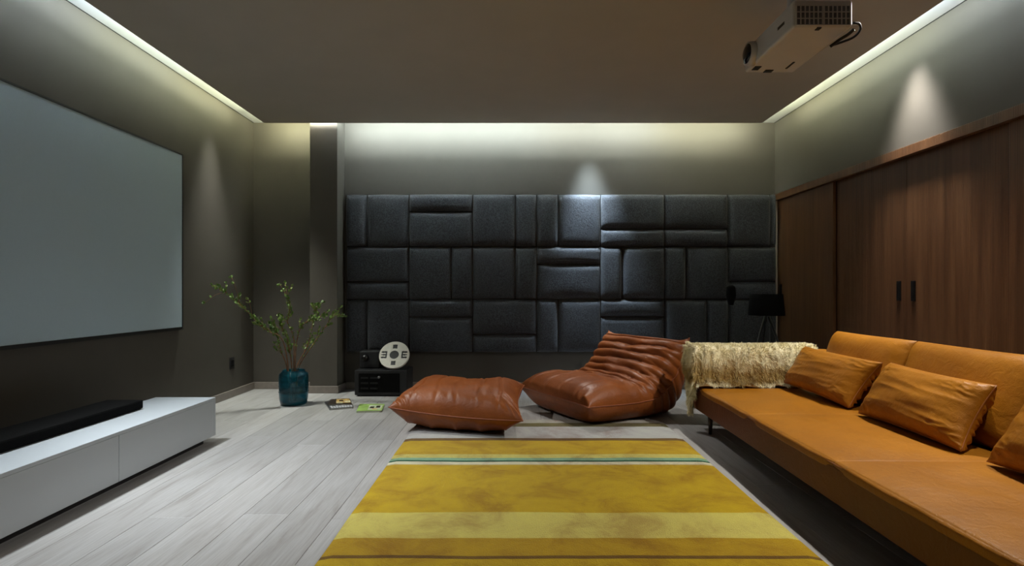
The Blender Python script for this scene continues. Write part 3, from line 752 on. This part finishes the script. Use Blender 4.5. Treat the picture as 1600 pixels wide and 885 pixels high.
pub('magazine', 'magazine with amber and dark cover picture lying on top of the other', 'magazine', c2, .012, .010, M_mag2,
    [('cover_picture', (.32, .98, .2, .95), M_mag2p, 1), ('picture_highlight', (.34, .62, .15, .42), M_mag2w, 2), ('picture_highlight', (.7, .98, .3, .55), M_mag2w, 2), ('picture_dark', (.45, .66, .5, .75), M_mag2, 3)])
c3 = [G(557, 645.5), G(596, 644.5), G(601, 634), G(562, 634)]
pub('book', 'lime green book lying flat on the floor near the ottoman', 'book', c3, 0, .014, M_bk,
    [('cover_picture', (.42, .95, .15, .8), M_bkp, 1), ('picture_dark', (.48, .64, .35, .62), M_bkd, 2), ('picture_dark', (.72, .88, .42, .72), M_bkd, 2), ('picture_warm', (.58, .78, .2, .34), M_mag2p, 2)])
# ------------------------------------------------------------------ black equipment case, film reels
eY = floorY(620); ex0, ex1 = (554-VX)*eY/F, (636-VX)*eY/F; eh = EYE-(579-VY)*eY/F
ec = thing('equipment_case', 'black boxy case standing on the floor below the film reel', 'case', ((ex0+ex1)/2, eY+.15, 0))
box('body', ex0, ex1, eY, eY+.32, .012, eh, M_black, ec, .006)
box('front_frame', ex0+.04, ex1-.07, eY-.006, eY, .04, eh-.03, M_shade, ec, .002)
bm = bmesh.new()
for r in range(3):
    for q in range(2): bx(bm, ex0+.06+q*.09, ex0+.13+q*.09, eY-.010, eY-.005, .07+r*.05, .085+r*.05)
obj('louvre', bm, M_blackm, ec)
bm = bmesh.new(); tube(bm, [(ex0+.235, eY-.022, .185), (ex0+.235, eY-.004, .185)], .012, 12); kn = obj('knob', bm, plain('grey_knob', (.12, .12, .12), .3, .5, 20, .1), ec, True)
for x in (ex0+.03, ex1-.03):
    for y in (eY+.03, eY+.29):
        bm = bmesh.new(); tube(bm, [(x, y, 0), (x, y, .013)], .014, 10); obj('foot', bm, M_black, ec)
fp = thing('film_projector', 'black film projector body on top of the black case', 'film projector', (ex0+.13, eY+.2, eh))
box('body', ex0+.01, ex0+.21, eY+.13, eY+.29, eh, eh+.17, M_black, fp, .012)
bm = bmesh.new(); tube(bm, [(ex0+.07, eY+.13, eh+.10), (ex0+.07, eY+.09, eh+.10)], [.035, .03], 20); obj('lens', bm, M_blackm, fp, True)
box('arm', ex0+.20, ex1-.06, eY+.20, eY+.23, eh+.10, eh+.14, M_black, fp, .004)
box('support', ex1-.13, ex1-.09, eY+.19, eY+.24, eh, eh+.14, M_black, fp, .004)
M_reel = plain('off_white_reel_paint', (.68, .66, .58), .5, 0, 25, .06)
def reel(loc, R, tilt, m, label):
    t = thing('film_reel', label, 'film reel', loc)
    Mx = Matrix.Rotation(-math.radians(tilt), 3, 'X') @ Matrix.Rotation(PI/2, 3, 'X')
    cen = Vector(loc)+Vector((0, R*math.sin(math.radians(tilt)), R*math.cos(math.radians(tilt))))
    n = 72
    # disc flange with cut-out windows, front and rear
    wins = []
    def solid(a, r):
        if r < .31: return False
        for c in range(4):
            d = (a-c*PI/2+PI) % (2*PI)-PI
            x_, y_ = r*math.cos(d), r*math.sin(d)
            if c % 2 == 0:
                if .48 < x_ < .86 and (abs(abs(y_)-.20) < .065 or abs(y_) < .05) : return False
                if .48 < x_ < .57 and abs(y_) < .2: return False
            else:
                if .46 < x_ < .78 and abs(y_) < .15: return False
        return True
    for zz, nm in ((.012, 'flange'), (-.012, 'flange')):
        bm = bmesh.new(); nr = 26; na = 144; g = {}
        for i in range(nr+1):
            for k in range(na):
                r = .28+.72*i/nr; a = 2*PI*k/na; g[i, k] = bm.verts.new(cen+Mx @ Vector((R*r*math.cos(a), R*r*math.sin(a), zz)))
        for i in range(nr):
            for k in range(na):
                if solid(2*PI*(k+.5)/na, .28+.72*(i+.5)/nr): bm.faces.new((g[i, k], g[i+1, k], g[i+1, (k+1) % na], g[i, (k+1) % na]))
        bmesh.ops.delete(bm, geom=[q for q in bm.verts if not q.link_faces], context='VERTS')
        o = obj(nm, bm, m, t); md = o.modifiers.new('t', 'SOLIDIFY'); md.thickness = .002
    bm = bmesh.new(); lathe(bm, [(0, -.011), (R*.42, -.011), (R*.42, .011), (0, .011)], cen, 40, Mx); bmesh.ops.remove_doubles(bm, verts=bm.verts, dist=1e-5); obj('hub', bm, M_black, t)
    bm = bmesh.new(); lathe(bm, [(0, -.010), (R*.92, -.010), (R*.92, .009), (0, .009)], cen, 40, Mx); bmesh.ops.remove_doubles(bm, verts=bm.verts, dist=1e-5); obj('film', bm, M_black, t)
reel(((613.5-VX)*(eY+.03)/F, eY+.03, eh+.010), .146, 35, M_reel, 'off-white film reel with black slots leaning on top of the black case')
# ------------------------------------------------------------------ tripod lamp and pole stand
lY = 5.15
lx = (1197.5-VX)*lY/F; zt, zb = EYE-(460-VY)*lY/F, EYE-(493-VY)*lY/F
tl = thing('tripod_lamp', 'black tripod lamp with drum shade behind the sheepskin', 'lamp', (lx, lY, 0))
bm = bmesh.new(); lathe(bm, [(.138, zt), (.156, zb), (.153, zb), (.135, zt), (.138, zt)], (lx, lY, 0), 40); bmesh.ops.remove_doubles(bm, verts=bm.verts, dist=1e-6); obj('lamp_shade', bm, M_shade, tl, True)
bm = bmesh.new(); tube(bm, [(lx, lY, zb-.06), (lx, lY, zt-.06)], .010, 10); 
for a in range(3): tube(bm, [(lx, lY, zt-.04), (lx+.137*math.cos(a*2.1), lY+.137*math.sin(a*2.1), zt-.012)], .003, 5)
obj('shade_holder', bm, M_blackm, tl)
for a in (205, 325, 85):
    a = math.radians(a); bm = bmesh.new(); tube(bm, [(lx+.02*math.cos(a), lY+.02*math.sin(a), zb-.01), (lx+.30*math.cos(a), lY+.30*math.sin(a)*.8, .004)], [.011, .008], 8); obj('leg', bm, M_blackm, tl, True)
pY = 5.35; px_ = (1139-VX)*pY/F
sp = thing('pole_stand', 'slim black floor stand with a small head in front of the padded wall', 'stand', (px_, pY, 0))
bm = bmesh.new(); tube(bm, [(px_, pY, .01), (px_, pY, EYE+.10)], .006, 8); obj('pole', bm, M_blackm, sp, True)
bm = bmesh.new(); lathe(bm, [(0, 0), (.11, 0), (.11, .010), (.02, .016), (0, .016)], (px_, pY, 0), 32); bmesh.ops.remove_doubles(bm, verts=bm.verts, dist=1e-5); obj('base', bm, M_blackm, sp)
bm = bmesh.new(); zh0, zh1 = EYE-(477-VY)*pY/F, EYE-(446-VY)*pY/F
lathe(bm, [(0, zh0-.0), (.022, zh0), (.036, zh0+.05), (.045, zh0+.09), (.040, zh1-.02), (.02, zh1), (0, zh1)], (px_+.012, pY-.02, 0), 24); bmesh.ops.remove_doubles(bm, verts=bm.verts, dist=1e-5); obj('head', bm, M_shade, sp, True)
# ------------------------------------------------------------------ ceiling projector
zb = 2.25; Y1 = (zb-EYE)*F/(VY-42); X0 = (1240-VX)*Y1/F; X1 = (1333-VX)*Y1/F; Y2 = Y1*(1240-VX)/(1163-VX); zt = zb+.13
pj = thing('ceiling_projector', 'white video projector hanging from the ceiling at upper right', 'projector', ((X0+X1)/2, (Y1+Y2)/2, zb))
M_pj = plain('projector_white_plastic', (.58, .58, .60), .4, 0, 8, .03)
bm = bx(bmesh.new(), X0, X1, Y1, Y2, zb, zt, .014, 3); obj('body', bm, M_pj, pj, False)
gz0, gz1 = zb+.008, zt-.03; M_vent = plain('blue_grey_vent_mesh', (.12, .13, .17), .6, 0, 60, .2)
for gx0, gx1 in ((X0+.012, X0+.135), (X1-.138, X1-.015)):
    g = box('vent', gx0, gx1, Y1-.0015, Y1+.004, gz0, gz1, M_vent, pj)
    bm = bmesh.new(); nc = 6
    for k in range(nc+1):
        x = gx0+(gx1-gx0)*k/nc; bx(bm, x-.0025, x+.0025, Y1-.005, Y1-.0005, gz0, gz1)
    for z in (gz0, (gz0*2+gz1)/3, (gz0+gz1*2)/3, gz1): bx(bm, gx0, gx1, Y1-.005, Y1-.0005, z-.002, z+.002)
    obj('grille', bm, M_pj, g)
lyy = X0*F/(1176-VX); lz = EYE+(VY-84)*lyy/F
bm = bmesh.new(); tube(bm, [(X0-.03, lyy, lz), (X0+.01, lyy, lz)], [.062, .066], 32); ln = obj('lens_ring', bm, M_pj, pj, True)
bm = bmesh.new(); lathe(bm, [(0, .012), (.03, .010), (.052, .0), (.054, -.012), (0, -.012)], (X0-.034, lyy, lz), 32, Matrix.Rotation(-PI/2, 3, 'Y')); bmesh.ops.remove_doubles(bm, verts=bm.verts, dist=1e-5)
M_lens = plain('dark_lens_glass', (.006, .006, .012), .08, 0, 10, .2); obj('lens', bm, M_lens, pj, True)
box('control_strip', X0-.001, X0+.002, Y1+.09, Y1+.16, zb+.055, zb+.07, M_black, pj)
def bottom_patch(name, x0, x1, y0, y1, m): box(name, x0, x1, y0, y1, zb-.004, zb+.001, m, pj)
bottom_patch('foot', X0+.02, X0+.055, Y2-.10, Y2-.05, M_black); bottom_patch('foot', X0+.10, X0+.145, Y2-.05, Y2-.015, M_black)
bottom_patch('label_strip', X0+.20, X0+.21, Y2-.16, Y2-.07, M_black); bottom_patch('foot', X0+.115, X0+.135, Y1+.005, Y1+.03, M_black)
bm = bmesh.new(); mx_, my_ = (X0+X1)/2-.01, (Y1+Y2)/2
bx(bm, mx_-.09, mx_+.09, my_-.1, my_+.1, zt, zt+.012, .003); tube(bm, [(mx_, my_, zt+.01), (mx_, my_, ZC-.008)], .022, 16); bx(bm, mx_-.07, mx_+.07, my_-.07, my_+.07, ZC-.012, ZC, .002)
obj('ceiling_mount', bm, M_pj, pj)
for k, pts in enumerate(([(1333, 36), (1342, 37), (1344, 46), (1334, 58), (1315, 66), (1300, 71)], [(1334, 46), (1325, 54), (1312, 62), (1297, 73)])):
    q = [AT(px, py, Y1+.02+.10*i/len(pts)) for i, (px, py) in enumerate(pts)]
    bm = bmesh.new(); tube(bm, smooth_path(q, 20), .006 if k == 0 else .008, 8); obj('cable', bm, M_black, pj, True)
